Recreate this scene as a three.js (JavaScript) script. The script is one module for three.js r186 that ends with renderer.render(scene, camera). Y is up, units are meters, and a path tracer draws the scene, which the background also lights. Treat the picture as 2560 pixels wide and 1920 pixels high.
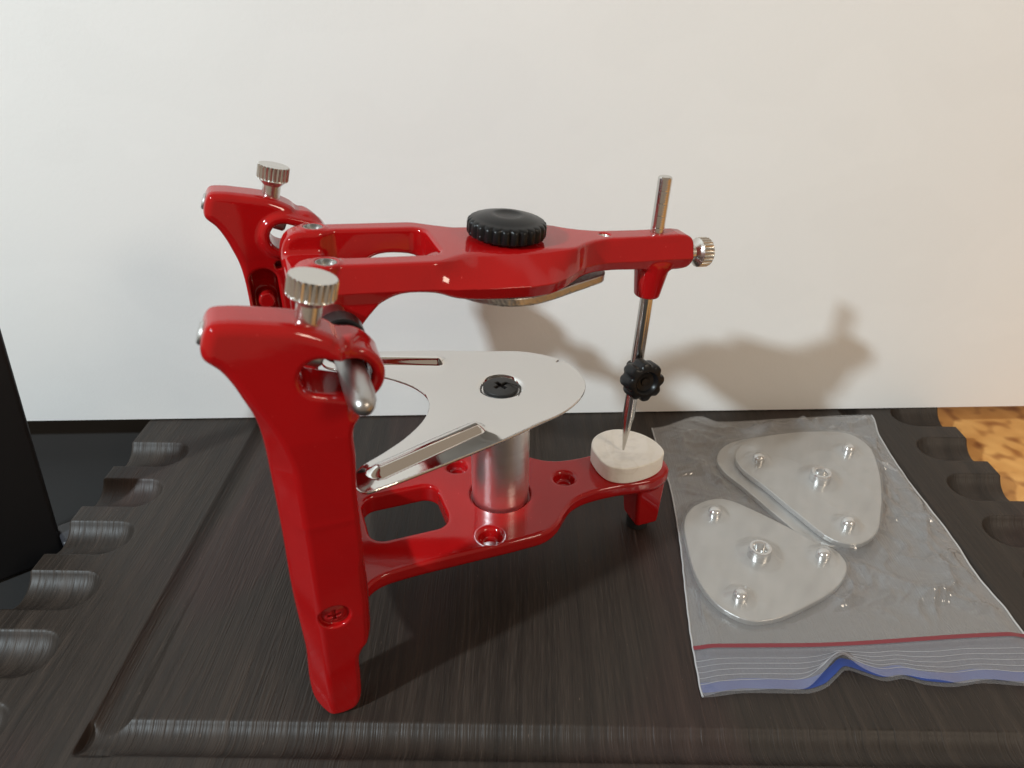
import * as THREE from 'three';
import { mergeGeometries, mergeVertices, toCreasedNormals } from 'three/addons/utils/BufferGeometryUtils.js';
import { ImprovedNoise } from 'three/addons/math/ImprovedNoise.js';
import { RectAreaLightUniformsLib } from 'three/addons/lights/RectAreaLightUniformsLib.js';

// One drawing unit is 0.75 mm; the board's top face is y = 0 and the lens is 150 mm above it.
const K = 0.00075;
const scene = new THREE.Scene();

// ---------------------------------------------------------------- camera
const camera = new THREE.PerspectiveCamera(56.0, 4 / 3, 0.01, 30);
camera.position.set(0, 200 * K, 0);
camera.rotation.order = 'YXZ';
camera.rotation.set(-30.788 * Math.PI / 180, 0.1467 * Math.PI / 180, 0.7 * Math.PI / 180);
camera.focus = 262 * K;
camera.userData.fStop = 28;

// ---------------------------------------------------------------- light
scene.background = new THREE.Color().setRGB(0.335, 0.268, 0.205);   // the warm dim room behind the camera
RectAreaLightUniformsLib.init();
function areaLamp(name, label, pos, w, h, rgb, power, glow) {
  const target = new THREE.Vector3(0, 60 * K, -210 * K), at = new THREE.Vector3(...pos).multiplyScalar(K);
  const g = new THREE.Group(); g.name = name; g.position.copy(at); g.lookAt(target);
  const face = new THREE.Mesh(new THREE.BoxGeometry(w, h, 0.004), new THREE.MeshStandardMaterial({ color: 0x222222, emissive: new THREE.Color().setRGB(...rgb), emissiveIntensity: glow }));
  face.name = 'diffuser'; face.position.z = -0.006; g.add(face);
  const back = new THREE.Mesh(new THREE.BoxGeometry(w * 1.1, h * 1.1, 0.02), new THREE.MeshStandardMaterial({ color: 0x555555, roughness: 0.6 }));
  back.name = 'housing'; back.position.z = -0.02; g.add(back);
  const l = new THREE.RectAreaLight(new THREE.Color().setRGB(...rgb), power, w, h);
  l.rotation.y = Math.PI; l.name = 'lamp_light'; g.add(l);     // a rect light shines along its -z
  g.userData = { label, category: 'lamp' };
  scene.add(g);
  return g;
}
areaLamp('desk_lamp', 'small cool white lamp above and left of the camera', [-852, 816, 499], 0.04, 0.04, [0.87, 1.0, 1.07], 1780, 8);
areaLamp('room_lamp', 'broad warm lamp above and right of the camera', [640, 600, 420], 0.15, 0.15, [1.0, 0.84, 0.66], 13, 6);

const renderer = new THREE.WebGLRenderer({ antialias: true });
renderer.toneMapping = THREE.LinearToneMapping;
renderer.toneMappingExposure = 1.0;
renderer.shadowMap.enabled = true;

// ---------------------------------------------------------------- helpers
function rng(a) { return () => { a |= 0; a = a + 0x6D2B79F5 | 0; let t = Math.imul(a ^ a >>> 15, 1 | a); t = t + Math.imul(t ^ t >>> 7, 61 | t) ^ t; return ((t ^ t >>> 14) >>> 0) / 4294967296; }; }
const perlin = new ImprovedNoise();
const noise = (x, y, z = 0) => perlin.noise(x, y, z);
const clamp = (x, a, b) => Math.min(b, Math.max(a, x));
const lerp = (a, b, t) => a + (b - a) * t;
const sstep = (a, b, x) => { const t = clamp((x - a) / (b - a), 0, 1); return t * t * (3 - 2 * t); };
const smax = (a, b, k) => { const h = Math.max(k - Math.abs(a - b), 0) / k; return Math.max(a, b) + h * h * k * 0.25; };
const smin = (a, b, k) => -smax(-a, -b, k);
const table = (pts) => {                              // smooth monotone interpolation through [x, y] pairs
  const n = pts.length, dl = [], m = [];
  for (let i = 0; i + 1 < n; i++) dl.push((pts[i + 1][1] - pts[i][1]) / (pts[i + 1][0] - pts[i][0]));
  for (let i = 0; i < n; i++) m.push(i === 0 || i === n - 1 ? 0 : dl[i - 1] * dl[i] <= 0 ? 0 : 2 * dl[i - 1] * dl[i] / (dl[i - 1] + dl[i]));
  return (x) => {
    if (x <= pts[0][0]) return pts[0][1];
    for (let i = 1; i < n; i++) if (x <= pts[i][0]) {
      const h = pts[i][0] - pts[i - 1][0], t = (x - pts[i - 1][0]) / h, t2 = t * t, t3 = t2 * t;
      return (2 * t3 - 3 * t2 + 1) * pts[i - 1][1] + (t3 - 2 * t2 + t) * h * m[i - 1] + (3 * t2 - 2 * t3) * pts[i][1] + (t3 - t2) * h * m[i];
    }
    return pts[n - 1][1];
  };
};
function spline(pts, n = 5) {                         // closed smooth outline
  const c = new THREE.CatmullRomCurve3(pts.map(([x, y]) => new THREE.Vector3(x, y, 0)), true, 'centripetal');
  return c.getPoints(pts.length * n).slice(0, -1).map((p) => [p.x, p.y]);
}
function poly(pts) {                                  // signed distance to a closed outline
  const n = pts.length, X = new Float64Array(n), Y = new Float64Array(n);
  pts.forEach((p, i) => { X[i] = p[0]; Y[i] = p[1]; });
  return (x, y) => {
    let d = 1e9, s = 1;
    for (let i = 0, j = n - 1; i < n; j = i++) {
      const ex = X[j] - X[i], ey = Y[j] - Y[i], wx = x - X[i], wy = y - Y[i];
      const t = clamp((wx * ex + wy * ey) / (ex * ex + ey * ey), 0, 1), bx = wx - ex * t, by = wy - ey * t;
      const q = bx * bx + by * by; if (q < d) d = q;
      const a = y >= Y[i], b = y < Y[j], c = ex * wy > ey * wx;
      if ((a && b && c) || (!a && !b && !c)) s = -s;
    }
    return s * Math.sqrt(d);
  };
}
const slab = (d2, h, r) => { const a = d2 + r, b = h + r; return Math.min(Math.max(a, b), 0) + Math.hypot(Math.max(a, 0), Math.max(b, 0)) - r; };
const rbox = (x, y, hx, hy, r) => { const a = Math.abs(x) - hx + r, b = Math.abs(y) - hy + r; return Math.min(Math.max(a, b), 0) + Math.hypot(Math.max(a, 0), Math.max(b, 0)) - r; };
const rbox3 = (x, y, z, hx, hy, hz, r) => { const a = Math.abs(x) - hx + r, b = Math.abs(y) - hy + r, c = Math.abs(z) - hz + r; return Math.min(Math.max(a, b, c), 0) + Math.hypot(Math.max(a, 0), Math.max(b, 0), Math.max(c, 0)) - r; };
const capsule2 = (x, y, ax, ay, bx, by) => { const ex = bx - ax, ey = by - ay, t = clamp(((x - ax) * ex + (y - ay) * ey) / (ex * ex + ey * ey), 0, 1); return Math.hypot(x - ax - ex * t, y - ay - ey * t); };

// mesh of the zero surface of a distance field, vertices pulled onto the surface, normals from its slope
function sdfMesh(f, mn, mx, c) {
  const N = [0, 1, 2].map((i) => Math.ceil((mx[i] - mn[i]) / c) + 1), [nx, ny, nz] = N, S = 4;
  const v = new Float32Array(nx * ny * nz), id = (i, j, k) => i + nx * (j + ny * k);
  for (let k = 0; k < nz; k += S) for (let j = 0; j < ny; j += S) for (let i = 0; i < nx; i += S) {
    const far = f(mn[0] + (i + 1.5) * c, mn[1] + (j + 1.5) * c, mn[2] + (k + 1.5) * c), skip = Math.abs(far) > c * 4.6;
    for (let c3 = k; c3 < Math.min(k + S, nz); c3++) for (let b = j; b < Math.min(j + S, ny); b++) for (let a = i; a < Math.min(i + S, nx); a++)
      v[id(a, b, c3)] = skip ? far : f(mn[0] + a * c, mn[1] + b * c, mn[2] + c3 * c);
  }
  const vid = new Int32Array(nx * ny * nz).fill(-1), pos = [], idx = [];
  const E = [[0, 1], [2, 3], [4, 5], [6, 7], [0, 2], [1, 3], [4, 6], [5, 7], [0, 4], [1, 5], [2, 6], [3, 7]];
  for (let k = 0; k < nz - 1; k++) for (let j = 0; j < ny - 1; j++) for (let i = 0; i < nx - 1; i++) {
    const w = []; let m = 0;
    for (let q = 0; q < 8; q++) { w[q] = v[id(i + (q & 1), j + (q >> 1 & 1), k + (q >> 2))]; if (w[q] < 0) m++; }
    if (m === 0 || m === 8) continue;
    let x = 0, y = 0, z = 0, n = 0;
    for (const [a, b] of E) if ((w[a] < 0) !== (w[b] < 0)) {
      const t = w[a] / (w[a] - w[b]);
      x += lerp(a & 1, b & 1, t); y += lerp(a >> 1 & 1, b >> 1 & 1, t); z += lerp(a >> 2, b >> 2, t); n++;
    }
    vid[id(i, j, k)] = pos.length / 3;
    pos.push(mn[0] + (i + x / n) * c, mn[1] + (j + y / n) * c, mn[2] + (k + z / n) * c);
  }
  const quad = (a, b, cc, d, flip) => { if (a < 0 || b < 0 || cc < 0 || d < 0) return; flip ? idx.push(a, cc, b, a, d, cc) : idx.push(a, b, cc, a, cc, d); };
  for (let k = 1; k < nz - 1; k++) for (let j = 1; j < ny - 1; j++) for (let i = 1; i < nx - 1; i++) {
    const s = v[id(i, j, k)] < 0;
    if (s !== v[id(i + 1, j, k)] < 0) quad(vid[id(i, j - 1, k - 1)], vid[id(i, j, k - 1)], vid[id(i, j, k)], vid[id(i, j - 1, k)], !s);
    if (s !== v[id(i, j + 1, k)] < 0) quad(vid[id(i - 1, j, k - 1)], vid[id(i - 1, j, k)], vid[id(i, j, k)], vid[id(i, j, k - 1)], !s);
    if (s !== v[id(i, j, k + 1)] < 0) quad(vid[id(i - 1, j - 1, k)], vid[id(i, j - 1, k)], vid[id(i, j, k)], vid[id(i - 1, j, k)], !s);
  }
  const nor = new Float32Array(pos.length), uv = new Float32Array(pos.length / 3 * 2), e = 0.12;
  for (let p = 0; p < pos.length; p += 3) {
    let [x, y, z] = [pos[p], pos[p + 1], pos[p + 2]], gx, gy, gz;
    for (let it = 0; it < 3; it++) {
      const d = f(x, y, z);
      gx = f(x + e, y, z) - f(x - e, y, z); gy = f(x, y + e, z) - f(x, y - e, z); gz = f(x, y, z + e) - f(x, y, z - e);
      const l2 = (gx * gx + gy * gy + gz * gz) / (4 * e * e) || 1, st = clamp(d / l2, -c, c) / (2 * e);
      if (it < 2) { x -= gx * st; y -= gy * st; z -= gz * st; }
    }
    const l = Math.hypot(gx, gy, gz) || 1;
    nor[p] = gx / l; nor[p + 1] = gy / l; nor[p + 2] = gz / l;
    pos[p] = x; pos[p + 1] = y; pos[p + 2] = z;
    uv[p / 3 * 2] = (x + 0.31 * z) * K * 20; uv[p / 3 * 2 + 1] = (y + 0.47 * z) * K * 20;
  }
  const g = new THREE.BufferGeometry();
  g.setAttribute('position', new THREE.Float32BufferAttribute(pos, 3));
  g.setAttribute('normal', new THREE.BufferAttribute(nor, 3));
  g.setAttribute('uv', new THREE.BufferAttribute(uv, 2));
  g.setIndex(idx);
  return g;
}
function mirrorZ(g) {
  const m = g.clone(), p = m.attributes.position, n = m.attributes.normal, ix = Array.from(m.index.array);
  for (let i = 0; i < p.count; i++) { p.setZ(i, -p.getZ(i)); n.setZ(i, -n.getZ(i)); }
  for (let i = 0; i < ix.length; i += 3) { const t = ix[i]; ix[i] = ix[i + 1]; ix[i + 1] = t; }
  m.setIndex(ix);
  return m;
}
// body of revolution about y with optional flutes: profile rows [radius, height, flute depth share]
function turned(profile, { flutes = 0, depth = 0, seg = 48, power = 1, crease = 0.5 } = {}) {
  const pos = [], uv = [], idx = [], n = seg;
  profile.forEach(([r, h, fl = 0], i) => {
    for (let k = 0; k <= n; k++) {
      const a = k / n * Math.PI * 2, rr = Math.max(1e-5, r - fl * depth * Math.pow(Math.abs(Math.sin(a * flutes / 2)), power));
      pos.push(rr * Math.cos(a), h, -rr * Math.sin(a)); uv.push(k / n, i / profile.length);
    }
  });
  for (let i = 0; i + 1 < profile.length; i++) for (let k = 0; k < n; k++) {
    const a = i * (n + 1) + k, b = a + 1, c = a + n + 1, d = c + 1; idx.push(a, b, c, b, d, c);
  }
  let g = new THREE.BufferGeometry();
  g.setAttribute('position', new THREE.Float32BufferAttribute(pos, 3));
  g.setAttribute('uv', new THREE.Float32BufferAttribute(uv, 2));
  g.setIndex(idx);
  return toCreasedNormals(g, crease);
}
function aim(g, at, dir) {                            // turn a body of revolution's y axis along dir and move it
  const q = new THREE.Quaternion().setFromUnitVectors(new THREE.Vector3(0, 1, 0), new THREE.Vector3(...dir).normalize());
  return g.applyQuaternion(q).translate(...at);
}
const names = {};
function numbered(n) { names[n] = (names[n] ?? -1) + 1; return names[n] ? `${n}_${String(names[n]).padStart(3, '0')}` : n; }
function part(name, geo, mat, parent, scaled = false) {
  if (!scaled) geo.scale(K, K, K);
  const m = new THREE.Mesh(geo, mat); m.name = name; m.castShadow = m.receiveShadow = true;
  parent.add(m);
  return m;
}
function tag(o, label, category, group, kind) {
  if (label) o.userData.label = label;
  if (category) o.userData.category = category;
  if (group) o.userData.group = group;
  if (kind) o.userData.kind = kind;
  return o;
}
function thing(name, label, category, [x, y, z] = [0, 0, 0], turn = 0, group) {
  const g = new THREE.Group(); g.name = numbered(name); g.position.set(x * K, y * K, z * K); g.rotation.y = turn;
  scene.add(g);
  return tag(g, label, category, group);
}
function tex(w, h, fn, srgb = true) {
  const d = new Uint8Array(w * h * 4);
  for (let y = 0; y < h; y++) for (let x = 0; x < w; x++) { const c = fn(x / w, y / h, x, y), i = (y * w + x) * 4; d[i] = clamp(c[0], 0, 255); d[i + 1] = clamp(c[1], 0, 255); d[i + 2] = clamp(c[2], 0, 255); d[i + 3] = 255; }
  const t = new THREE.DataTexture(d, w, h);
  t.wrapS = t.wrapT = THREE.RepeatWrapping; t.magFilter = THREE.LinearFilter; t.minFilter = THREE.LinearFilter;
  if (srgb) t.colorSpace = THREE.SRGBColorSpace;
  t.needsUpdate = true;
  return t;
}
const grey = (v) => [v, v, v];

// ---------------------------------------------------------------- materials
const lin = (r, g, b) => new THREE.Color().setRGB(r, g, b);
const peel = tex(256, 256, (u, v) => grey(128 + 70 * noise(u * 16, v * 16, 3) + 40 * noise(u * 40, v * 40, 9)), false);
const redMap = (() => {                               // red enamel with a faint drift of tone and a few specks of dust
  const R = rng(3), w = 512, v = new Float32Array(w * w);
  for (let k = 0; k < 60; k++) { const x = Math.floor(R() * w), y = Math.floor(R() * w), a = 0.2 + R() * 0.6; v[y * w + x] += a; v[y * w + (x + 1) % w] += a * R(); v[((y + 1) % w) * w + x] += a * R(); }
  return tex(w, w, (u, t, x, y) => { const n = 4 * noise(u * 4, t * 4, 1) + 3 * noise(u * 11, t * 11, 5), k = v[y * w + x]; return [164 + n + 60 * k, 15 + 90 * k, 17 + 80 * k]; });
})();
const M = {
  red: new THREE.MeshPhysicalMaterial({ map: redMap, roughness: 0.07, bumpMap: peel, bumpScale: 0.000012 }),
  redScrew: new THREE.MeshPhysicalMaterial({ color: lin(0.3, 0.008, 0.009), roughness: 0.14 }),
  steel: new THREE.MeshStandardMaterial({ color: lin(0.62, 0.60, 0.57), metalness: 1, roughness: 0.2 }),
  knurl: new THREE.MeshStandardMaterial({ color: lin(0.66, 0.64, 0.6), metalness: 1, roughness: 0.26 }),
  mirror: new THREE.MeshStandardMaterial({ color: lin(0.74, 0.73, 0.71), metalness: 1, roughness: 0.06 }),
  alu: new THREE.MeshPhysicalMaterial({ color: lin(0.92, 0.91, 0.9), metalness: 1, roughness: 0.34 }),
  satin: new THREE.MeshStandardMaterial({ color: lin(0.5, 0.49, 0.47), metalness: 1, roughness: 0.38 }),
  pin: new THREE.MeshStandardMaterial({ color: lin(0.45, 0.44, 0.43), metalness: 1, roughness: 0.34 }),
  black: new THREE.MeshPhysicalMaterial({ color: lin(0.006, 0.006, 0.0065), roughness: 0.33, specularIntensity: 0.55 }),
  oxide: new THREE.MeshStandardMaterial({ color: lin(0.02, 0.02, 0.02), roughness: 0.45 }),
  rubber: new THREE.MeshStandardMaterial({ color: lin(0.012, 0.012, 0.012), roughness: 0.8 }),
};

// ---------------------------------------------------------------- the wall behind
{
  const a = new THREE.Vector3(-238, 0, -293), b = new THREE.Vector3(220, 0, -317);
  const turn = Math.atan2(-(b.z - a.z), b.x - a.x), mid = a.clone().add(b).multiplyScalar(0.5);
  const pk = tex(512, 512, (u, v, x, y) => grey(128 + 60 * noise(u * 64, v * 64, 1) + 45 * noise(u * 128, v * 128, 5)), false);
  pk.repeat.set(14, 9);
  const mot = tex(256, 256, (u, v) => { const n = 2.5 * noise(u * 6, v * 6, 2) + 1.5 * noise(u * 21, v * 21, 7); return [233 + n, 233 + n, 231 + n]; });
  mot.repeat.set(2, 1.5);
  const g = new THREE.BoxGeometry(1500, 900, 12, 1, 1, 1);
  g.translate(0, 450.6, -6);
  const w = part('wall', g, new THREE.MeshPhysicalMaterial({ map: mot, bumpMap: pk, bumpScale: 0.00005, roughness: 0.55 }), scene);
  w.position.set(mid.x * K, 0, mid.z * K); w.rotation.y = turn;
  tag(w, 'plain white painted wall panel behind the board', 'wall', null, 'structure');
}

// ---------------------------------------------------------------- the wooden board
const BX0 = -180, BX1 = 221, BZ0 = -340, BZ1 = -96;
const leftTips = [], rightTips = [];
for (let k = -2; k < 8; k++) { if (k > -1) leftTips.push(-268.3 + 27.6 * k); rightTips.push(-281 + 28.6 * k); }
function boardHeight(x, z) {
  let h = 0;
  const cut = (d, R, depth) => { const a = R * R - d * d; if (a > 0) { const q = -(Math.sqrt(a) - (R - depth)); if (q < h) h = q; } };
  if (x < -140) for (const c of leftTips) cut(Math.hypot(Math.max(0, x + 159.6), z - c), 10.2, 6);
  if (x > 180) for (const c of rightTips) cut(Math.hypot(Math.min(0, x - 202.2), z - c), 10.2, 6);
  if (z < -123 && z > -330) { cut(x + 120.0, 8.2, 2.6); cut(x - 173, 8.2, 2.6); }
  if (x > -126 && x < 179) cut(z + 128.8, 7.2, 2.9);
  return h;
}
{
  const nx = 760, nz = 420, pos = [], uv = [], idx = [];
  const xs = (i) => lerp(BX0, BX1, i / nx), zs = (j) => lerp(BZ0, BZ1, j / nz);
  for (let j = 0; j <= nz; j++) for (let i = 0; i <= nx; i++) {
    const x = xs(i), z = zs(j), ed = Math.min(x - BX0, BX1 - x);
    let y = boardHeight(x, z);
    if (ed < 1) y -= 0.7 * (1 - ed) * (1 - ed);
    pos.push(x, y, z); uv.push((x - BX0) / 401, (z - BZ0) / 401);
  }
  for (let j = 0; j < nz; j++) for (let i = 0; i < nx; i++) { const a = j * (nx + 1) + i, b = a + 1, c = a + nx + 1, d = c + 1; idx.push(a, c, b, b, c, d); }
  let base = pos.length / 3;
  const rim = [];
  for (let j = 0; j <= nz; j++) rim.push(j * (nx + 1));
  for (let i = 1; i <= nx; i++) rim.push(nz * (nx + 1) + i);
  for (let j = nz - 1; j >= 0; j--) rim.push(j * (nx + 1) + nx);
  for (let i = nx - 1; i >= 0; i--) rim.push(i);
  for (const r of rim) { for (const y of [null, -20]) { pos.push(pos[r * 3], y ?? pos[r * 3 + 1], pos[r * 3 + 2]); uv.push(uv[r * 2], uv[r * 2 + 1] + (y ? 0.05 : 0)); } }
  for (let k = 0; k + 1 < rim.length; k++) { const a = base + 2 * k; idx.push(a, a + 1, a + 2, a + 2, a + 1, a + 3); }
  const g = new THREE.BufferGeometry();
  g.setAttribute('position', new THREE.Float32BufferAttribute(pos, 3)); g.setAttribute('uv', new THREE.Float32BufferAttribute(uv, 2)); g.setIndex(idx);
  g.computeVertexNormals();
  const W = 2048, H = 1024, R = rng(7);
  // long fibres: columns of grain that wander slowly along the length
  const streak = new Float32Array(W * H), relief = new Float32Array(W * H);
  const fine = new Float32Array(W), pores = [];
  for (let x = 0; x < W; x++) fine[x] = R();
  for (let y = 0; y < H; y++) for (let x = 0; x < W; x++) {
    const v = y / H, u = x / W, wx = x + 14 * noise(u * 5, v * 3, 4) + 5 * noise(u * 18, v * 7, 8);
    const f0 = Math.floor(wx), t = wx - f0, a = fine[(f0 + W * 4) % W], b = fine[(f0 + 1 + W * 4) % W], f = lerp(a, b, t);
    const broken = noise(wx * 0.45, v * 44, 11) + 0.4 * noise(wx * 0.9, v * 90, 17), broad = noise(wx * 0.035, v * 2.2, 2), mid = noise(wx * 0.16, v * 5, 6);
    streak[y * W + x] = 0.48 + 0.62 * (f - 0.5) * sstep(-0.35, 0.45, broken) + 0.34 * broken + 0.34 * broad + 0.34 * mid;
    relief[y * W + x] = 0.5 + 0.9 * (f - 0.5) * sstep(-0.4, 0.5, broken) + 0.25 * mid + 0.34 * broken;
  }
  for (let k = 0; k < 900; k++) {                     // open pores, short dark slits along the grain
    const x = Math.floor(R() * W), y = Math.floor(R() * H), l = 8 + R() * 60;
    for (let j = 0; j < l; j++) { const i = ((y + j) % H) * W + x; streak[i] -= 0.2 * R(); relief[i] -= 0.35; }
  }
  for (let k = 0; k < 1100; k++) {                     // specks of dust
    const x = Math.floor(R() * W), y = Math.floor(R() * H), b = 0.3 + R() * R() * 2.6;
    streak[y * W + x] += b; if (R() < 0.4) streak[((y + 1) % H) * W + x] += b;
  }
  const map = tex(W, H, (u, v, x, y) => { const s = clamp(streak[y * W + x], -0.2, 2.4); const q = 4 * sstep(0.05, 0.35, noise(u * 9, v * 5, 21)); return [31 + 28 * s + q, 26 + 24 * s - 0.3 * q, 22 + 21 * s]; });
  const bump = tex(W, H, (u, v, x, y) => grey(255 * clamp(relief[y * W + x], 0, 1)), false);
  const rough = tex(W, H, (u, v, x, y) => grey(108 + 56 * clamp(relief[y * W + x], 0, 1)), false);
  const b = part('wooden_board', g, new THREE.MeshPhysicalMaterial({ map, bumpMap: bump, bumpScale: 0.00015, roughness: 1, roughnessMap: rough, specularIntensity: 0.8 }), scene);
  tag(b, 'dark brown wooden board with routed groove and scalloped side edges', 'board');
}

// ---------------------------------------------------------------- table top under the board: mottled cork-coloured at the right
{
  const R = rng(21);
  const map = tex(1024, 1024, (u, v) => {
    const b = noise(u * 50, v * 64, 1) + 0.6 * noise(u * 120, v * 154, 4), d = Math.max(0, noise(u * 90 + 3, v * 116, 8) - 0.08) * 1.9;
    const k = 0.5 + 0.45 * b;
    return [lerp(208, 240, k) - 66 * d, lerp(148, 186, k) - 66 * d, lerp(78, 112, k) - 46 * d];
  });
  const g = new THREE.BoxGeometry(700, 6, 900); g.translate(500, -24, -300);
  const t = part('tabletop', g, new THREE.MeshPhysicalMaterial({ map, roughness: 0.5 }), scene);
  tag(t, 'mottled orange brown cork tabletop beside the board', 'tabletop', null, 'structure');
  const h = new THREE.BoxGeometry(900, 6, 900); h.translate(-301, -24.5, -300);  // black sheet added as the shade in the gap left of the board
  const k = part('gap_shade_sheet', h, new THREE.MeshPhysicalMaterial({ color: lin(0.015, 0.015, 0.015), roughness: 1 }), scene);
  tag(k, 'matt black sheet standing in for the shadowed gap left of the board', 'shade_sheet');
}

// ---------------------------------------------------------------- black case at the left edge
{
  const c = thing('black_stand', 'out of focus black stand leaning at the left edge of the board', 'stand', [-189.5, -21, -225], 0.68);
  const g = sdfMesh((x, y, z) => rbox3(x + 60 - 0.075 * y, y - 54, z, 60, 54, 2, 1.4), [-124, -2, -5], [14, 111, 5], 0.8);
  part('shell', g, new THREE.MeshPhysicalMaterial({ color: lin(0.006, 0.006, 0.007), roughness: 0.5 }), c);
  const f = sdfMesh((x, y, z) => rbox3(x, y - 6, z, 5, 6, 7, 1.5), [-6, -1, -8], [6, 13, 8], 0.6);
  part('foot', f, new THREE.MeshPhysicalMaterial({ color: lin(0.03, 0.03, 0.036), roughness: 0.45 }), c).position.set(5.5 * K, 0, 2 * K);
}

// ================================================================ the articulator
const TH = 20.25 * Math.PI / 180, CL = 193.8;
const art = thing('dental_articulator', 'glossy red metal dental articulator with polished steel plate and incisal pin', 'articulator', [-CL * Math.sin(TH), 0, -CL * Math.cos(TH)], TH);

// ---- uprights (x forward, y up, z towards the camera for the near one)
const headOutline = spline([[-12.4, 136.2], [-9, 136.3], [-3.5, 135.3], [2, 134.1], [5, 133.2], [9, 131.2], [11.3, 129.7], [12.5, 128.5], [16.4, 127.6], [19.6, 125.2], [22, 121.9], [23.3, 118.6], [23.3, 115.6], [22, 112.8], [19.3, 110.9], [16.8, 109.4], [14.2, 108], [13, 105.6], [12.8, 98.2], [12.2, 88.9], [12.1, 65.5], [12.3, 50.6], [11.9, 39.3], [11.6, 33.3], [10.2, 29.9], [8.5, 27.6], [7.2, 24], [6.8, 15.3], [6, 5], [4.2, 1.2], [0, 0], [-4.1, 1], [-7.0, 5], [-7.7, 12], [-6.9, 27], [-7, 34], [-7.4, 52], [-6.9, 75], [-6.8, 97], [-6.8, 102.7], [-7.1, 109], [-7.8, 113.4], [-9, 117.4], [-10.4, 121.5], [-12.4, 125.5], [-14.9, 128.4], [-15.2, 130], [-14.3, 133.4]], 4);
const headD = poly(headOutline);
const zOut = (y) => 54 - 6.6 * Math.max(0, 105 - y) / 105;
const backCut = table([[0, 4.6], [60, 5.8], [96, 5.8], [104, 4.6], [112, 2.8], [120, 1.2], [128, 0.4]]);
const backEdge = table([[0, -7.6], [30, -7.1], [52, -7.4], [75, -6.9], [103, -6.8], [109, -7.1], [113.4, -7.8], [117.4, -9], [121.5, -10.4], [126, -12.6], [130, -15]]);
function uprightSDF(s, y, z) {
  const d2 = headD(s, y), zo = zOut(y) - 1.6 * sstep(12, 13.6, s) * sstep(108, 112, y), zi = zOut(y) - 12.2;
  const r = 1.5 + 1.3 * sstep(105, 118, y);
  let d = slab(d2, Math.abs(z - (zo + zi) / 2) - (zo - zi) / 2, r);
  d = smax(d, (backEdge(y) - s + backCut(y) + (z - zo)) * 0.7071, 0.8);
  d = smax(d, (s - 10.6 + 1.2 * sstep(50, 20, y) + 0.6 * (z - zo)) * 0.85 - 3 * sstep(60, 75, y), 0.8);
  // condylar slot, right through, with a flared mouth and a raised ring inside
  const sl = capsule2(s, y, 7.3, 121.0, 14.6, 118.5);
  d = smin(d, slab(sl - 7.2, Math.abs(z - (zi + 4)) - 5.6, 1.2), 1.6);
  d = smax(d, 4.25 - sl, 1.5);
  // pocket, peg and small hole on the inner face
  const pk = rbox(s + 1.1, y - 80, 4.4, 30.4, 4.2);
  d = smax(d, -slab(pk, z - (zi + 6), 1), 1.4);
  d = smin(d, slab(Math.hypot(s + 1.1, y - 99.6) - 2.7, Math.abs(z - (zi + 4)) - 4, 0.6), 1);
  d = smax(d, -slab(Math.hypot(s - 4.6, y - 111.5) - 1.3, z - (zi + 4), 0.2), 0.6);
  // countersunk seat of the assembly screw
  d = smax(d, -slab(Math.hypot(s - 2.2, y - 44.8) - 4.15, (zo - 1.7) - z, 0.3), 0.8);
  d -= 0.11 * Math.exp(-(((y - 79) / 1.3) ** 2)) * sstep(zo - 3, zo - 0.5, z);
  return d;
}
const uprightGeo = sdfMesh(uprightSDF, [-18, -1.2, 29], [25, 140, 57], 0.55);
uprightGeo.scale(K, K, K);
const crossScrew = (r, h, cross) => sdfMesh((x, y, z) => {
  const R = (r * r + h * h) / (2 * h) * 1.0;
  let d = Math.max(Math.hypot(x, y + R - h, z) - R, -y - 2.2, Math.hypot(x, z) - r);
  const arm = Math.min(Math.max(Math.abs(x) - cross, Math.abs(z) - cross * 0.26), Math.max(Math.abs(z) - cross, Math.abs(x) - cross * 0.26));
  return smax(d, -Math.max(arm, (h - 1.3) - y), 0.35);
}, [-r - 1, -2.8, -r - 1], [r + 1, h + 1, r + 1], 0.22);
const thumb = (R, head, neck, nr) => turned([[1e-4, -3], [nr, -3], [nr, neck], [nr * 1.12, neck + 0.3], [R * 0.86, neck + 1.4], [R * 0.98, neck + 1.75, 0.2], [R, neck + 2.1, 1], [R, neck + head - 0.45, 1], [R * 0.955, neck + head - 0.05, 0.2], [R * 0.93, neck + head], [1e-4, neck + head + 0.05]], { flutes: 24, depth: R * 0.1, seg: 192, power: 0.8 });
const uprights = [];
for (const side of [1, -1]) {
  const geo = side > 0 ? uprightGeo : mirrorZ(uprightGeo);
  const up = part('upright', geo, M.red, art, true);
  tag(up, side > 0 ? 'near red upright with condylar slot' : 'far red upright with condylar slot');
  uprights.push(up);
  const sc = crossScrew(3.65, 1.3, 1.75);
  aim(sc, [2.2, 44.8, side * (zOut(44.8) - 1.8)], [0, 0, side]);
  sc.rotateX(0);
  part('assembly_screw', sc, M.redScrew, up);
  const ts = aim(thumb(side > 0 ? 5.35 : 4.9, 6.2, 3.0, 2.8), [side > 0 ? 6.9 : 5.6, 133.2, side * 48], [Math.sin(0.25), Math.cos(0.25), 0]);
  part('thumb_screw', ts, M.knurl, art);
  // guide rod that lies along the slot, its slotted end showing behind the head
  const a = [-15.1, 133.0], b = [8.6, 122.8], len = Math.hypot(b[0] - a[0], b[1] - a[1]);
  const gr = aim(turned([[1e-4, 0], [2.2, 0.1], [2.6, 0.5], [2.6, 2.2], [2.3, 2.3], [2.3, len - 0.6], [1.8, len], [1e-4, len]], { seg: 32 }), [a[0], a[1], side * 48], [b[0] - a[0], b[1] - a[1], 0]);
  part('guide_rod', gr, M.satin, art);
}

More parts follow.
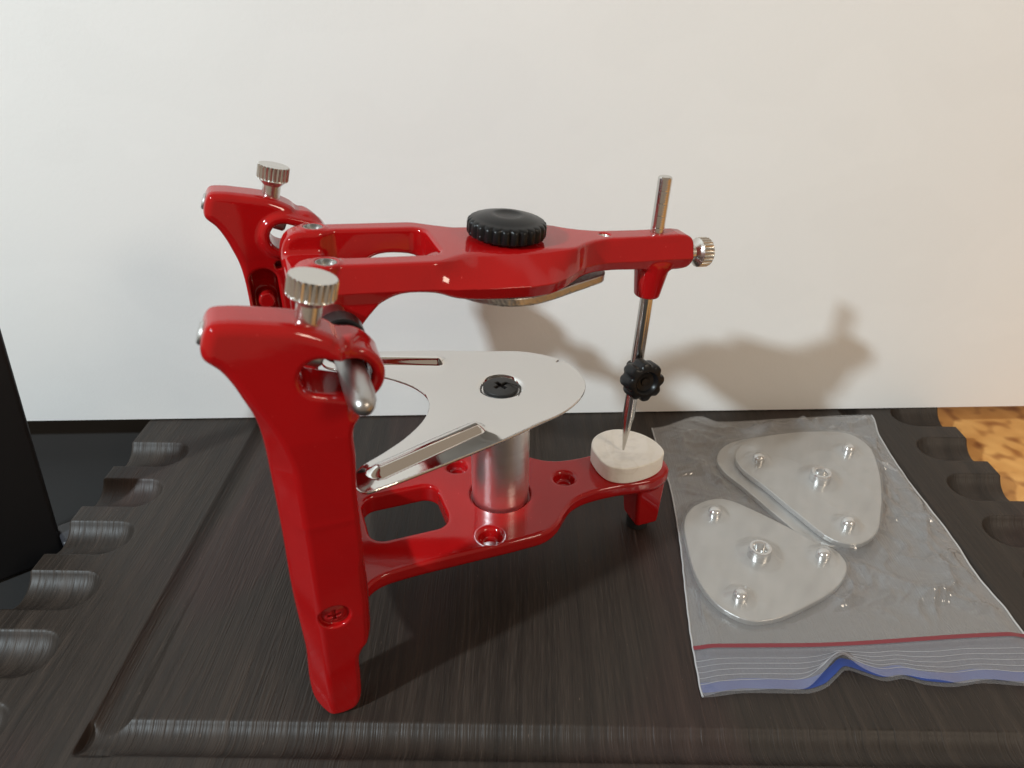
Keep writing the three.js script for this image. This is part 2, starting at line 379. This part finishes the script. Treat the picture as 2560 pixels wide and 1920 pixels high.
// ---- lower frame
{
  const half = [[-4.5, 0], [-4.5, 41], [10, 42.5], [11.5, 36], [13.5, 30], [18, 26.8], [26, 25.7], [46, 25.5], [66, 25.5], [75, 24.8], [80.5, 21.8], [85, 17.2], [89.5, 13.4], [95, 11.2], [102, 10.4], [110, 10.6], [116, 11.4], [124, 11.6], [130, 9.4], [133, 5], [133.6, 0]];
  const full = [...half.slice(1, -1), [133.6, 0], ...half.slice(1, -1).reverse().map(([a, b]) => [a, -b])];
  const outline = poly(spline(full, 4));
  const frame = (s, y, z) => {
    const o = outline(s, z);
    const neck = sstep(96, 108, s);
    let d = slab(o, Math.abs(y - 28) - 4, 1.3);
    d = smax(d, (o + 3.2 + (24 - y)) * 0.7071, 1);                                   // undercut along the lower rim
    d = smax(d, -rbox(s - 31.9, z - (-1.2), 13.7, 11.8, 5.5), 1.8);
    d = smin(d, rbox3(s - 3.2, y - 37, z, 7.2, 11, 41.4, 1.6), 3);                     // rear crossbar
    d = smin(d, rbox3(s - 126.6 + 0.05 * (y - 16), y - 18, z, 6.2 - 0.05 * (30 - y), 14.4, 7.8 - 0.08 * (30 - y), 1.5), 2.2);   // front leg
    for (const [hs, hz] of [[56.4, 20.3], [56.4, -20.3], [92.3, -0.5]]) { const q = Math.hypot(s - hs, z - hz); d = smax(d, -slab(q - 3.4 - 0.35 * (y - 30), 28.4 - y, 0.6), 1.5); }
    d = smax(d, -slab(Math.hypot(s - 66.9, z) - 11.1, 30.2 - y, 0.2), 0.5);
    return d;
  };
  const f = part('lower_frame', sdfMesh(frame, [-7, 0.8, -44], [136, 50, 44], 0.6), M.red, art);
  part('rubber_foot', turned([[1e-4, 0], [3.9, 0.02], [4.3, 0.4], [4.3, 4.6], [1e-4, 4.6]], { seg: 32 }).translate(126, 0, 0), M.rubber, f);
}

// ---- support post
{
  const PR = rng(11), prof = [[1e-4, 30.4], [9.9, 30.4], [10.2, 30.8]];
  for (let i = 0; i <= 90; i++) prof.push([10.2 - 0.085 * PR() * PR(), 31 + i * 0.49]);
  prof.push([9.9, 75.6], [6, 75.8], [1e-4, 75.8]);
  const turnTex = tex(512, 256, (u, v, x, y) => grey(128 + 46 * noise(u * 3, v * 90, 4) + 40 * noise(u * 60, v * 30, 2)), false);
  const m = M.alu.clone(); m.bumpMap = turnTex; m.bumpScale = 0.00003;
  part('support_post', turned(prof, { seg: 96, crease: 0.8 }).translate(66.9, 0, 0), m, art);
}

// ---- occlusal plate: thin polished sheet with two pressed beads and a dished screw seat
{
  const half = [[95.4, 0], [94.6, 6.8], [90.6, 13.6], [81.9, 20.6], [69.5, 25.2], [57.4, 29.6], [31.7, 37.1], [20, 40], [15, 40.4], [13.2, 38], [13.2, 33], [15.5, 29.3], [23, 24.6], [31.2, 18.6], [38.4, 10.8], [41.6, 4], [42.2, 0]];
  const full = [...half, ...half.slice(1, -1).reverse().map(([a, b]) => [a, -b])];
  const outline = poly(spline(full, 5));
  const lift = (s, z) => {
    const b = capsule2(s, Math.abs(z), 20.5, 33.2, 51.2, 22);
    const dish = Math.hypot(s - 67, z);
    return 76.6 + 1.9 * Math.max(0, 1 - (b / 3.9) ** 2) ** 2 + 0.9 * Math.exp(-((b / 5.5) ** 2)) - 2.6 * sstep(8.2, 4.4, dish)
      + 0.06 * Math.sin(s * 0.11 + 1) * Math.cos(z * 0.13);
  };
  const sheet = (s, y, z) => {
    let o = outline(s, z);
    o = Math.max(o, -capsule2(s, z, 96, -11.5, 91.4, -9.6) + 0.55);
    return smax((Math.abs(y - lift(s, z)) - 0.42) * 0.72, o, 0.25);
  };
  const pm = M.mirror.clone();
  pm.roughness = 1; pm.roughnessMap = tex(512, 512, (u, v) => grey(16 + 16 * Math.max(0, noise(u * 9, v * 9, 3)) + 10 * Math.max(0, noise(u * 40, v * 22, 7)) + 26 * Math.max(0, noise(u * 3, v * 3, 12) - 0.25)), false);
  const p = part('occlusal_plate', sdfMesh(sheet, [11, 73, -43], [98, 81, 43], 0.4), pm, art);
  tag(p, 'polished steel occlusal plate with two pressed ridges');
  const sc = crossScrew(5.9, 0.4, 2.5); sc.rotateY(0.35); sc.translate(67, 77.0, 0);
  part('plate_screw', sc, M.oxide, p);
}

// ---- upper arm, in its own tilted frame (p along the arm, q up from its top face)
const tilt = -4.4 * Math.PI / 180;
const onArm = (m) => { m.position.set(14.3 * K, 132.1 * K, 0); m.rotation.z = tilt; return m; };
{
  const sideD = poly(spline([[-4.6, -0.2], [0, 0], [14, 0], [40, 0], [70, 0], [100, 0], [114.8, 0], [117, -1.4], [117.4, -5], [117, -9.8], [114.8, -11], [104, -10.8], [90, -10.2], [80, -10.2], [70, -11], [54, -11.2], [40, -11], [34, -10.2], [28, -8.3], [19, -8.1], [14.3, -10.6], [11, -14.2], [8.8, -17.2], [7, -20], [2.4, -22], [-3.5, -21.6], [-7.6, -18], [-8.9, -11], [-8.7, -5], [-7.2, -1.8]], 4));
  const wt = table([[-9, 16.2], [0, 17.3], [28, 17.6], [36, 14], [42, 11.6], [54, 11.2], [68, 11.8], [72, 11.2], [77, 7.8], [82, 5.4], [88, 4], [116, 3.7]]);
  const wb = table([[-9, 18.6], [0, 19.4], [28, 20], [36, 21], [54, 21.6], [61, 20.6], [67, 17.4], [72, 13.4], [78, 9], [84, 7], [90, 6.4], [116, 6.2]]);
  const arm = (p, q, z) => {
    const a = Math.abs(z), w0 = wt(p), w1 = wb(p);
    let w = q > -7 ? lerp(w0, w1, clamp(-q / 7, -0.3, 1)) : w1 - (-7 - q) * 0.42;
    if (q < -11) w = w1 - 1.7;
    const slope = (w1 - w0) / 7;
    let d = smax(sideD(p, q), (a - w) / Math.hypot(1, slope, 0.3), 0.9);
    d = smin(d, slab(Math.hypot(p - 0.5, a - 14.4) - 3.9, Math.abs(q + 8) - 8, 0.7), 0.8);               // bosses of the set screws
    d = smax(d, -rbox(p - 17.3, z, 14.6, 11.4, 4), 1.4);                                             // window
    d = smin(d, smax(slab(Math.hypot(p - 0.5, a - 14.4) - 3.9, Math.abs(q + 8) - 8, 0.7), -(p + 20), 1), 0.8);
    d = smax(d, -smax(Math.max(a - 9.8, p - 3), -6.5 - q, 2.5), 2.2);                                // lowered crossbar
    const t = clamp((-10 - q) / 11, 0, 1);                                                          // boss below for the pin
    d = smin(d, slab((Math.hypot(p - 106, z) - lerp(6, 4.3, t)) * 0.97, Math.abs(q + 15) - 6.6, 0.8), 1.3);
    d = smax(d, -slab(Math.hypot(p - 0.5, a - 14.6) - 2.7, -3.4 - q, 0.2), 0.5);                           // screw holes
    d = smax(d, -slab(Math.hypot(p - 87, z) - 1.7, -3 - q, 0.2), 0.5);
    return d;
  };
  const u = onArm(part('upper_arm', sdfMesh(arm, [-11, -24, -24], [118, 2, 24], 0.55), M.red, art));
  tag(u, 'red upper arm with window and rounded middle');
  for (const z of [14.6, -14.6]) part('set_screw', turned([[1e-4, -2.6], [1.2, -2.6], [1.25, -1.2], [2.1, -1], [2.6, -0.9], [2.66, 0.12], [2.45, 0.12], [2.4, -1.4], [2.4, -3.2], [1e-4, -3.2]].reverse(), { seg: 28 }).translate(0.5, 0, z), M.satin, u);
  part('set_screw', turned([[1e-4, -2.8], [1.6, -2.8], [1.62, -0.4], [1.2, -0.35], [0.9, -1.2], [1e-4, -1.3]], { seg: 24 }).translate(87, 0, 0), M.satin, u);
}
// ---- hinge shaft through the rear of the arm
{
  const sh = part('hinge_shaft', aim(turned([[1e-4, -66.6], [1, -66.4], [1.7, -65.9], [2.3, -64.8], [3.0, -62.4], [3.2, -60], [3.2, 60], [3.0, 62.4], [2.3, 64.8], [1.7, 65.9], [1, 66.4], [1e-4, 66.6]], { seg: 40, crease: 0.7 }), [14.6, 118.9, 0], [0, 0, 1]), M.pin, art);
  for (const z of [1, -1]) part('black_washer', aim(turned([[3.2, -3], [5.6, -3], [6, -2.5], [6, 2.5], [5.6, 3], [3.2, 3]], { seg: 40 }), [14.6, 118.9, z * 31.5], [0, 0, 1]), M.black, sh);
}
// ---- mounting plate under the arm and its black knob
{
  const o = poly(spline([[36, 0], [37.4, 7.6], [42.4, 14], [49.4, 17.8], [57, 18], [64, 15.6], [72.4, 11.4], [82, 6.6], [87, 3.6], [88.6, 0], [87, -3.6], [82, -6.6], [72.4, -11.4], [64, -15.6], [57, -18], [49.4, -17.8], [42.4, -14], [37.4, -7.6]], 4));
  const m = M.satin.clone();
  m.bumpMap = tex(256, 256, (u, v) => grey(128 + 80 * noise((u + v * 0.6) * 60, v * 4, 3) + 40 * noise(u * 90, v * 90, 1)), false); m.bumpScale = 0.00022; m.roughness = 0.32;
  onArm(part('mounting_plate', sdfMesh((p, q, z) => slab(o(p, z), Math.abs(q + 13) - 1.35, 0.35), [34, -18, -20], [91, -10, 20], 0.5), m, art));
  const k = onArm(part('lock_knob', turned([[1e-4, 0.05], [5, 0.05], [5, 0.8], [10.6, 0.8, 0.4], [11.5, 1.2, 0.8], [11.75, 1.9, 1], [11.75, 4.5, 1], [11.5, 5.1, 0.8], [10.9, 5.5, 0.35], [10.2, 5.75, 0], [9.6, 5.8], [8.6, 6.2], [7, 6.7], [5.4, 7.0], [4.4, 7.1], [4.0, 7.0], [3.2, 6.7], [1.6, 6.5], [1e-4, 6.45]], { flutes: 26, depth: 0.75, seg: 208, power: 5, crease: 0.7 }).translate(54.3, 0, 0), M.black, art));
  tag(k, 'round black fluted knob on top of the arm');
}
// ---- thumb screw in the front end of the arm
{
  const ts = aim(thumb(4.9, 5.6, 2.9, 2.6), [117.6, -7.2, 0], [1, 0, 0]);
  onArm(part('thumb_screw', ts, M.knurl, art));
}
// ---- incisal pin with its small star knob
{
  const a = new THREE.Vector3(116.0, 39.3, 0), b = new THREE.Vector3(120.3, 141.9, 0), dir = b.clone().sub(a), L = dir.length();
  const prof = [[1e-4, 0], [0.35, 0.2], [0.7, 3], [1.25, 8], [1.8, 12.4], [2.2, 15.5], [2.2, 80]];
  for (let i = 0; i < 26; i++) { const h = 81 + i * (L - 82.5) / 26; prof.push([2.2, h], [2.2 - (i % 5 === 2 ? 0.03 : 0.01), h + 0.18], [2.2, h + 0.36]); }
  prof.push([2.2, L - 0.5], [1.9, L - 0.1], [1e-4, L]);
  const pin = part('incisal_pin', aim(turned(prof, { seg: 40, crease: 0.6 }), [a.x, a.y, 0], dir.toArray()), M.steel, art);
  const at = a.clone().addScaledVector(dir, 34.2 / L);
  part('collar', aim(turned([[2.25, -2.8], [3.3, -2.8], [3.5, -2.4], [3.5, 2.4], [3.3, 2.8], [2.25, 2.8]], { seg: 36 }), at.toArray(), dir.toArray()), M.black, pin);
  const knob = turned([[1e-4, 2], [2.9, 2], [3.1, 3], [6, 3.2, 0.7], [6.9, 3.8, 1], [7.2, 4.8, 1], [7.2, 9.2, 1], [6.9, 10, 1], [6.0, 10.5, 0.7], [4.3, 10.6], [3.7, 10.1], [3.3, 9.2], [1.5, 8.9], [1.3, 9.3], [1e-4, 9.4]], { flutes: 8, depth: 1.0, seg: 128, power: 4, crease: 0.6 });
  part('star_knob', aim(knob, [at.x - 1.2, at.y - 0.3, 0], [0.0, 0.12, 1]), M.black, pin);
}
// ---- white guide table on the front of the lower frame
{
  const o = poly(spline([[105.2, -0.8], [105.9, -6.6], [109.4, -11.6], [114.6, -14], [120.6, -13.8], [126, -10.2], [129.6, -5], [131, 0.5], [130.4, 5.6], [126.4, 9], [119.8, 10.8], [111.6, 10.4], [107, 7.4], [105.5, 3.6]], 5));
  const map = tex(256, 256, (u, v) => { const n = noise(u * 5, v * 5, 2) + 0.5 * noise(u * 13, v * 13, 6), st = Math.max(0, 1 - Math.abs(n) * 9); return [249 + 4 * n - 6 * st, 247 + 4 * n - 7 * st, 241 + 5 * n - 9 * st]; });
  map.repeat.set(1.2, 1.2);
  const dish = (s, z) => 39.3 - 0.9 * Math.exp(-(((s - 117) / 8) ** 2 + (z / 7) ** 2));
  const gt = sdfMesh((s, y, z) => smax(slab(o(s, z), Math.abs(y - 35.7) - 3.62, 0.6), y - dish(s, z), 0.6), [103, 31, -15], [132, 41, 15], 0.45);
  const gp = gt.attributes.position, gc = [];
  for (let i = 0; i < gp.count; i++) {                // graphite smudges and scratches where the pin rubs
    const s = gp.getX(i), z = gp.getZ(i), up = gp.getY(i) > 38 ? 1 : 0.3;
    const m = up * Math.max(0, 0.5 + noise(s * 0.18, z * 0.3, 4) + 0.5 * noise(s * 0.5, z * 0.8, 8) - 0.06 * Math.hypot(s - 115, z - 1)) * 0.16;
    gc.push(1 - m, 1 - m, 1 - 0.98 * m);
  }
  gt.setAttribute('color', new THREE.Float32BufferAttribute(gc, 3));
  part('guide_table', gt, new THREE.MeshPhysicalMaterial({ map, vertexColors: true, roughness: 0.4 }), art);
}

// ---- a curl of dark swarf lying on the plate's screw
{
  const pts = [[69.2, 77.5, -1.2], [70.6, 77.62, 1.0], [72, 77.7, 3.2], [71.6, 77.6, 5.2], [70.6, 77.3, 7.4]].map(([a, b, c]) => {
    const w = new THREE.Vector3(a * Math.cos(TH) + c * Math.sin(TH) - CL * Math.sin(TH), b, -a * Math.sin(TH) + c * Math.cos(TH) - CL * Math.cos(TH)); return w; });
  tag(part('metal_shaving', new THREE.TubeGeometry(new THREE.CatmullRomCurve3(pts), 30, 0.16, 6), M.oxide, scene), 'tiny dark curled shaving on the black screw of the steel plate', 'shaving');
}

// ================================================================ spare plates inside the bag
const brushed = tex(256, 256, (u, v) => grey(128 + 60 * noise(u * 40, v * 5, 3) + 40 * noise(u * 30, v * 30, 8)), false);
const scuff = tex(256, 256, (u, v) => { const n = 10 * noise(u * 5, v * 5, 2) + 7 * noise(u * 17, v * 17, 9) - 26 * Math.max(0, noise(u * 8, v * 9, 14) - 0.3); return [182 + n, 181 + n, 178 + n]; });
const plateMat = new THREE.MeshStandardMaterial({ map: scuff, metalness: 0.85, roughness: 0.36, bumpMap: brushed, bumpScale: 0.00004 });
const pinMat = new THREE.MeshStandardMaterial({ color: lin(0.7, 0.7, 0.69), metalness: 1, roughness: 0.2 });
// pin directions from the centre, on the ground
const plates = [
  { at: [94.6, -204.5], y: 1.0, pins: [[-11.7, -22.9], [24.2, 0.5], [-13, 21.8]], shape: 'near', label: 'grey metal spare mounting plate nearest the red zip inside the bag' },
  { at: [133, -248.6], y: 3.4, pins: [[-22.8, -13], [20.4, -21], [0.6, 29.3]], shape: 'rear', label: 'grey metal spare mounting plate at the back of the bag, pins facing up' },
  { at: [125.6, -250.4], ref: [133, -248.6], shape: 'rear', y: 0.6, pins: [], label: 'third metal plate peeking out beneath the rear spare plate', plain: true },
];
const platesOutline = {
  near: [[70, -223.9], [76, -233.1], [88.6, -238], [104.5, -227], [118.4, -213.4], [125.6, -207.6], [126.4, -199.4], [119, -189.2], [104, -179.4], [91, -173.6], [81.6, -173], [73, -179.7], [68.4, -192.7], [68.2, -210]],
  rear: [[101.3, -256], [100.6, -265], [107, -275.4], [120, -281.6], [147.7, -286], [160, -284], [165, -275], [162.6, -258.7], [157, -242], [150.6, -227.7], [143, -214.8], [133, -208.8], [124.6, -211.4], [116.8, -225], [107.6, -244]],
};
const outlineD = (pl) => poly(spline(platesOutline[pl.shape].map(([x, z]) => [x - (pl.ref ?? pl.at)[0], z - (pl.ref ?? pl.at)[1]]), 4));
for (const pl of plates) pl.d = outlineD(pl);
for (const pl of plates) {
  const t = thing('mounting_plate', pl.label, 'metal plate', [pl.at[0], pl.y, pl.at[1]], 0, 'spare mounting plates in the bag');
  const g2 = pl.d;
  part('disc', sdfMesh((x, y, z) => slab(g2(x, z), Math.abs(y - 1.2) - 1.2, 0.45), [-46, -0.8, -46], [46, 3.4, 46], 0.6), plateMat, t);
  if (pl.plain) continue;
  for (const [a, b] of pl.pins) part('pin', turned([[1e-4, 2.2], [2.7, 2.2], [2.7, 4], [2.5, 4.9], [1.8, 5.7], [1, 6.1], [1e-4, 6.2]], { seg: 32, crease: 0.9 }).translate(a, 0, b), pinMat, t);
  part('threaded_boss', turned([[1e-4, 2.2], [4.5, 2.2], [4.3, 6], [4, 6.6], [3.2, 6.7], [2.5, 6.2], [2.4, 3], [1e-4, 3]], { seg: 40, crease: 0.7 }), pinMat, t);
}

// ================================================================ the zip bag
{
  const bag = thing('zip_bag', 'clear plastic zip bag with red zip line holding spare metal plates', 'plastic bag');
  const xl = table([[0, 68.2], [0.3, 69], [0.5, 67], [0.68, 64.2], [0.87, 61.4], [1, 60.6]]), xr = table([[0, 182], [0.12, 178], [0.34, 176], [0.56, 176.8], [0.7, 175.6], [0.82, 177], [1, 176.8]]);
  const zf = table([[0, -294], [0.23, -305], [0.3, -300.4], [0.6, -304], [1, -308.4]]);
  const zn = table([[0, -144.8], [0.13, -146.6], [0.28, -146.6], [0.34, -148.4], [0.38, -151.5], [0.42, -154.6], [0.46, -153.6], [0.52, -151.6], [0.57, -152.6], [0.63, -150.4], [0.69, -149.8], [0.79, -151.4], [0.9, -150.6], [1, -151.2]]);
  const R = rng(5);
  // a: across, b: from the far fold to the mouth; red zip runs along bz(a)
  const flat = (a, b, jag) => {
    const x = lerp(xl(b), xr(b), a) + (jag ? 0.35 * noise(b * 22, a * 3, 5) * (a < 0.05 || a > 0.95 ? 1 : 0) : 0);
    const z = lerp(zf(a), zn(a), b);
    return [x, z];
  };
  const bz = (a) => { const z = lerp(-163, -170, sstep(0.3, 1, a) * 0.6 + a * 0.4); return (z - zf(a)) / (zn(a) - zf(a)); };
  const creases = [[158, -237, 178, -219, 2.2, 1.3], [152, -290, 182, -304, 2, 1.5], [96, -180, 140, -187, 3.5, 1], [126, -206, 150, -186, 2.5, 1.2], [70, -252, 92, -240, 2.4, 1], [64, -190, 76, -176, 2, 0.9], [150, -205, 176, -196, 2.2, 0.9], [165, -262, 178, -248, 1.8, 1.1], [72, -290, 110, -272, 3, 1.2], [120, -294, 150, -298, 2.4, 0.8], [140, -192, 172, -180, 2.8, 0.8], [66, -228, 72, -200, 1.8, 1], [106, -302, 150, -300, 2, 0.8], [160, -232, 172, -196, 2, 0.8]];
  const plateD = (x, z, pl) => {
    const dx = x - pl.at[0], dz = z - pl.at[1];
    const d = pl.d(dx, dz); let pin = 1e9;
    for (const [a, b] of pl.pins) pin = Math.min(pin, Math.hypot(dx - a, dz - b));
    return [d, pin, Math.hypot(dx, dz)];
  };
  const upper = (a, b) => {
    const [x, z] = flat(a, b, true);
    const edge = Math.min(a, 1 - a) * 115, e = sstep(0, 7, edge), far = sstep(0, 0.05, b);
    let h = 0.9 + 1.1 * e * far, taut = 1;
    for (const pl of plates) {
      const [d, pin, hub] = plateD(x, z, pl);
      const body = (pl.y + 2.75) * (d < 0.4 ? 1 : Math.exp(-(d - 0.4) / 5.5));
      h = smax(h, body, 0.5); taut = Math.min(taut, sstep(-3, 8, d));
      if (!pl.plain) { h = smax(h, pl.y + 6.6 - Math.max(0, pin - 1.6) * 0.85, 0.7); h = smax(h, pl.y + 7.1 - Math.max(0, hub - 3.9) * 0.8, 0.7); }
    }
    let w = 0;
    for (const [x0, z0, x1, z1, wd, am] of creases) w += am * Math.exp(-((capsule2(x, z, x0, z0, x1, z1) / wd) ** 2));
    const rid = (n, k) => Math.pow(Math.max(0, 1 - Math.abs(n) * 2.2), k);
    w += 1.7 * rid(noise(x * 0.028 + z * 0.012, z * 0.03 - x * 0.016, 31), 4) + 1.1 * rid(noise(x * 0.05 - z * 0.03, z * 0.055 + x * 0.02, 44), 4) + 0.4 * rid(noise(x * 0.12 + z * 0.05, z * 0.1, 52), 3) - 0.7;
    w += 0.45 * noise(x * 0.06, z * 0.06, 3) + 0.28 * noise(x * 0.16 + z * 0.07, z * 0.14, 7) + 0.1 * noise(x * 0.5, z * 0.5, 1);
    h += 1.7 * Math.max(-0.3, w) * (0.14 + 0.86 * taut) * e * far * sstep(0.87, 0.78, b);
    const mouth = sstep(0.945, 1, b);
    h += mouth * (5.0 * Math.exp(-(((a - 0.385) / 0.065) ** 2)) + 1.3 * Math.exp(-(((a - 0.63) / 0.06) ** 2)) + 0.4 * Math.sin(a * 40));
    return [x, Math.max(0.75, h), z - mouth * 3.6 * Math.exp(-(((a - 0.37) / 0.07) ** 2))];
  };
  const lower = (a, b) => {
    const [x, z] = flat(a, b, true), mouth = sstep(0.93, 1, b);
    return [x, 0.3 + mouth * 1.4 * Math.exp(-(((a - 0.41) / 0.05) ** 2)), z];
  };
  const sheet = (fn, a0, a1, b0, b1, na, nb, dy = 0) => {
    const pos = [], uv = [], idx = [];
    for (let j = 0; j <= nb; j++) for (let i = 0; i <= na; i++) {
      const a = lerp(a0, a1, i / na), q = j / nb, lo = typeof b0 === 'function' ? b0(a) : b0, hi = typeof b1 === 'function' ? b1(a) : b1, b = lerp(lo, hi, q), p = fn(a, b);
      pos.push(p[0], p[1] + dy, p[2]); uv.push(p[0] / 100, p[2] / 100);
    }
    for (let j = 0; j < nb; j++) for (let i = 0; i < na; i++) { const p = j * (na + 1) + i, r = p + na + 1; idx.push(p, r, p + 1, p + 1, r, r + 1); }
    const g = new THREE.BufferGeometry();
    g.setAttribute('position', new THREE.Float32BufferAttribute(pos, 3)); g.setAttribute('uv', new THREE.Float32BufferAttribute(uv, 2)); g.setIndex(idx); g.computeVertexNormals();
    return g;
  };
  const film = new THREE.MeshPhysicalMaterial({ color: lin(0.95, 0.95, 0.95), roughness: 0.1, transmission: 0.87, thickness: 0, ior: 1.5 });
  const lip = new THREE.MeshPhysicalMaterial({ color: lin(0.76, 0.78, 0.86), roughness: 0.16, transmission: 0.85, thickness: 0, ior: 1.5 });
  const blue = new THREE.MeshPhysicalMaterial({ color: lin(0.05, 0.12, 0.5), roughness: 0.3, transmission: 0.55, thickness: 0 });
  part('upper_film', sheet(upper, 0, 1, 0, (a) => bz(a) - 0.004, 200, 220), film, bag);
  const thin = film.clone(); thin.transmission = 0.93;
  part('lower_film', sheet(lower, 0, 1, 0, 1, 80, 100), thin, bag);
  tag(part('zip_lip', sheet(upper, 0, 1, (a) => bz(a) + 0.004, 1, 200, 50), lip, bag), 'bluish tinted lip of the bag with fine ridges');
  tag(part('red_zip', sheet(upper, 0, 1, (a) => bz(a) - 0.004, (a) => bz(a) + 0.0065, 160, 4, 0.35), new THREE.MeshPhysicalMaterial({ color: lin(0.26, 0.035, 0.05), roughness: 0.4, transmission: 0.25, thickness: 0 }), bag), 'thin dark red zip line');
  tag(part('blue_stripe', sheet(lower, 0, 1, 0.966, 0.99, 120, 6, 0.2), blue, bag), 'bright blue stripe along the mouth');
  for (const q of [0.3, 0.42, 0.54, 0.66, 0.78]) {
    const pts = []; for (let i = 0; i <= 90; i++) { const a = i / 90, p = upper(a, lerp(bz(a), 1, q)); pts.push(new THREE.Vector3(p[0], p[1] + 0.12, p[2])); }
    part('zip_ridge', new THREE.TubeGeometry(new THREE.CatmullRomCurve3(pts), 180, 0.1, 6), new THREE.MeshPhysicalMaterial({ color: lin(0.6, 0.6, 0.62), roughness: 0.3, transmission: 0.5, thickness: 0 }), bag);
  }
  for (const a of [0, 1]) {
    const pts = []; for (let i = 0; i <= 80; i++) { const p = upper(a, i / 80), q = lower(a, i / 80); pts.push(new THREE.Vector3(p[0], (p[1] + q[1]) / 2, p[2])); }
    part('side_seam', new THREE.TubeGeometry(new THREE.CatmullRomCurve3(pts), 160, 0.32, 6), new THREE.MeshPhysicalMaterial({ color: lin(0.7, 0.7, 0.7), roughness: 0.35, transmission: 0.35, thickness: 0 }), bag);
  }
}

renderer.render(scene, camera);
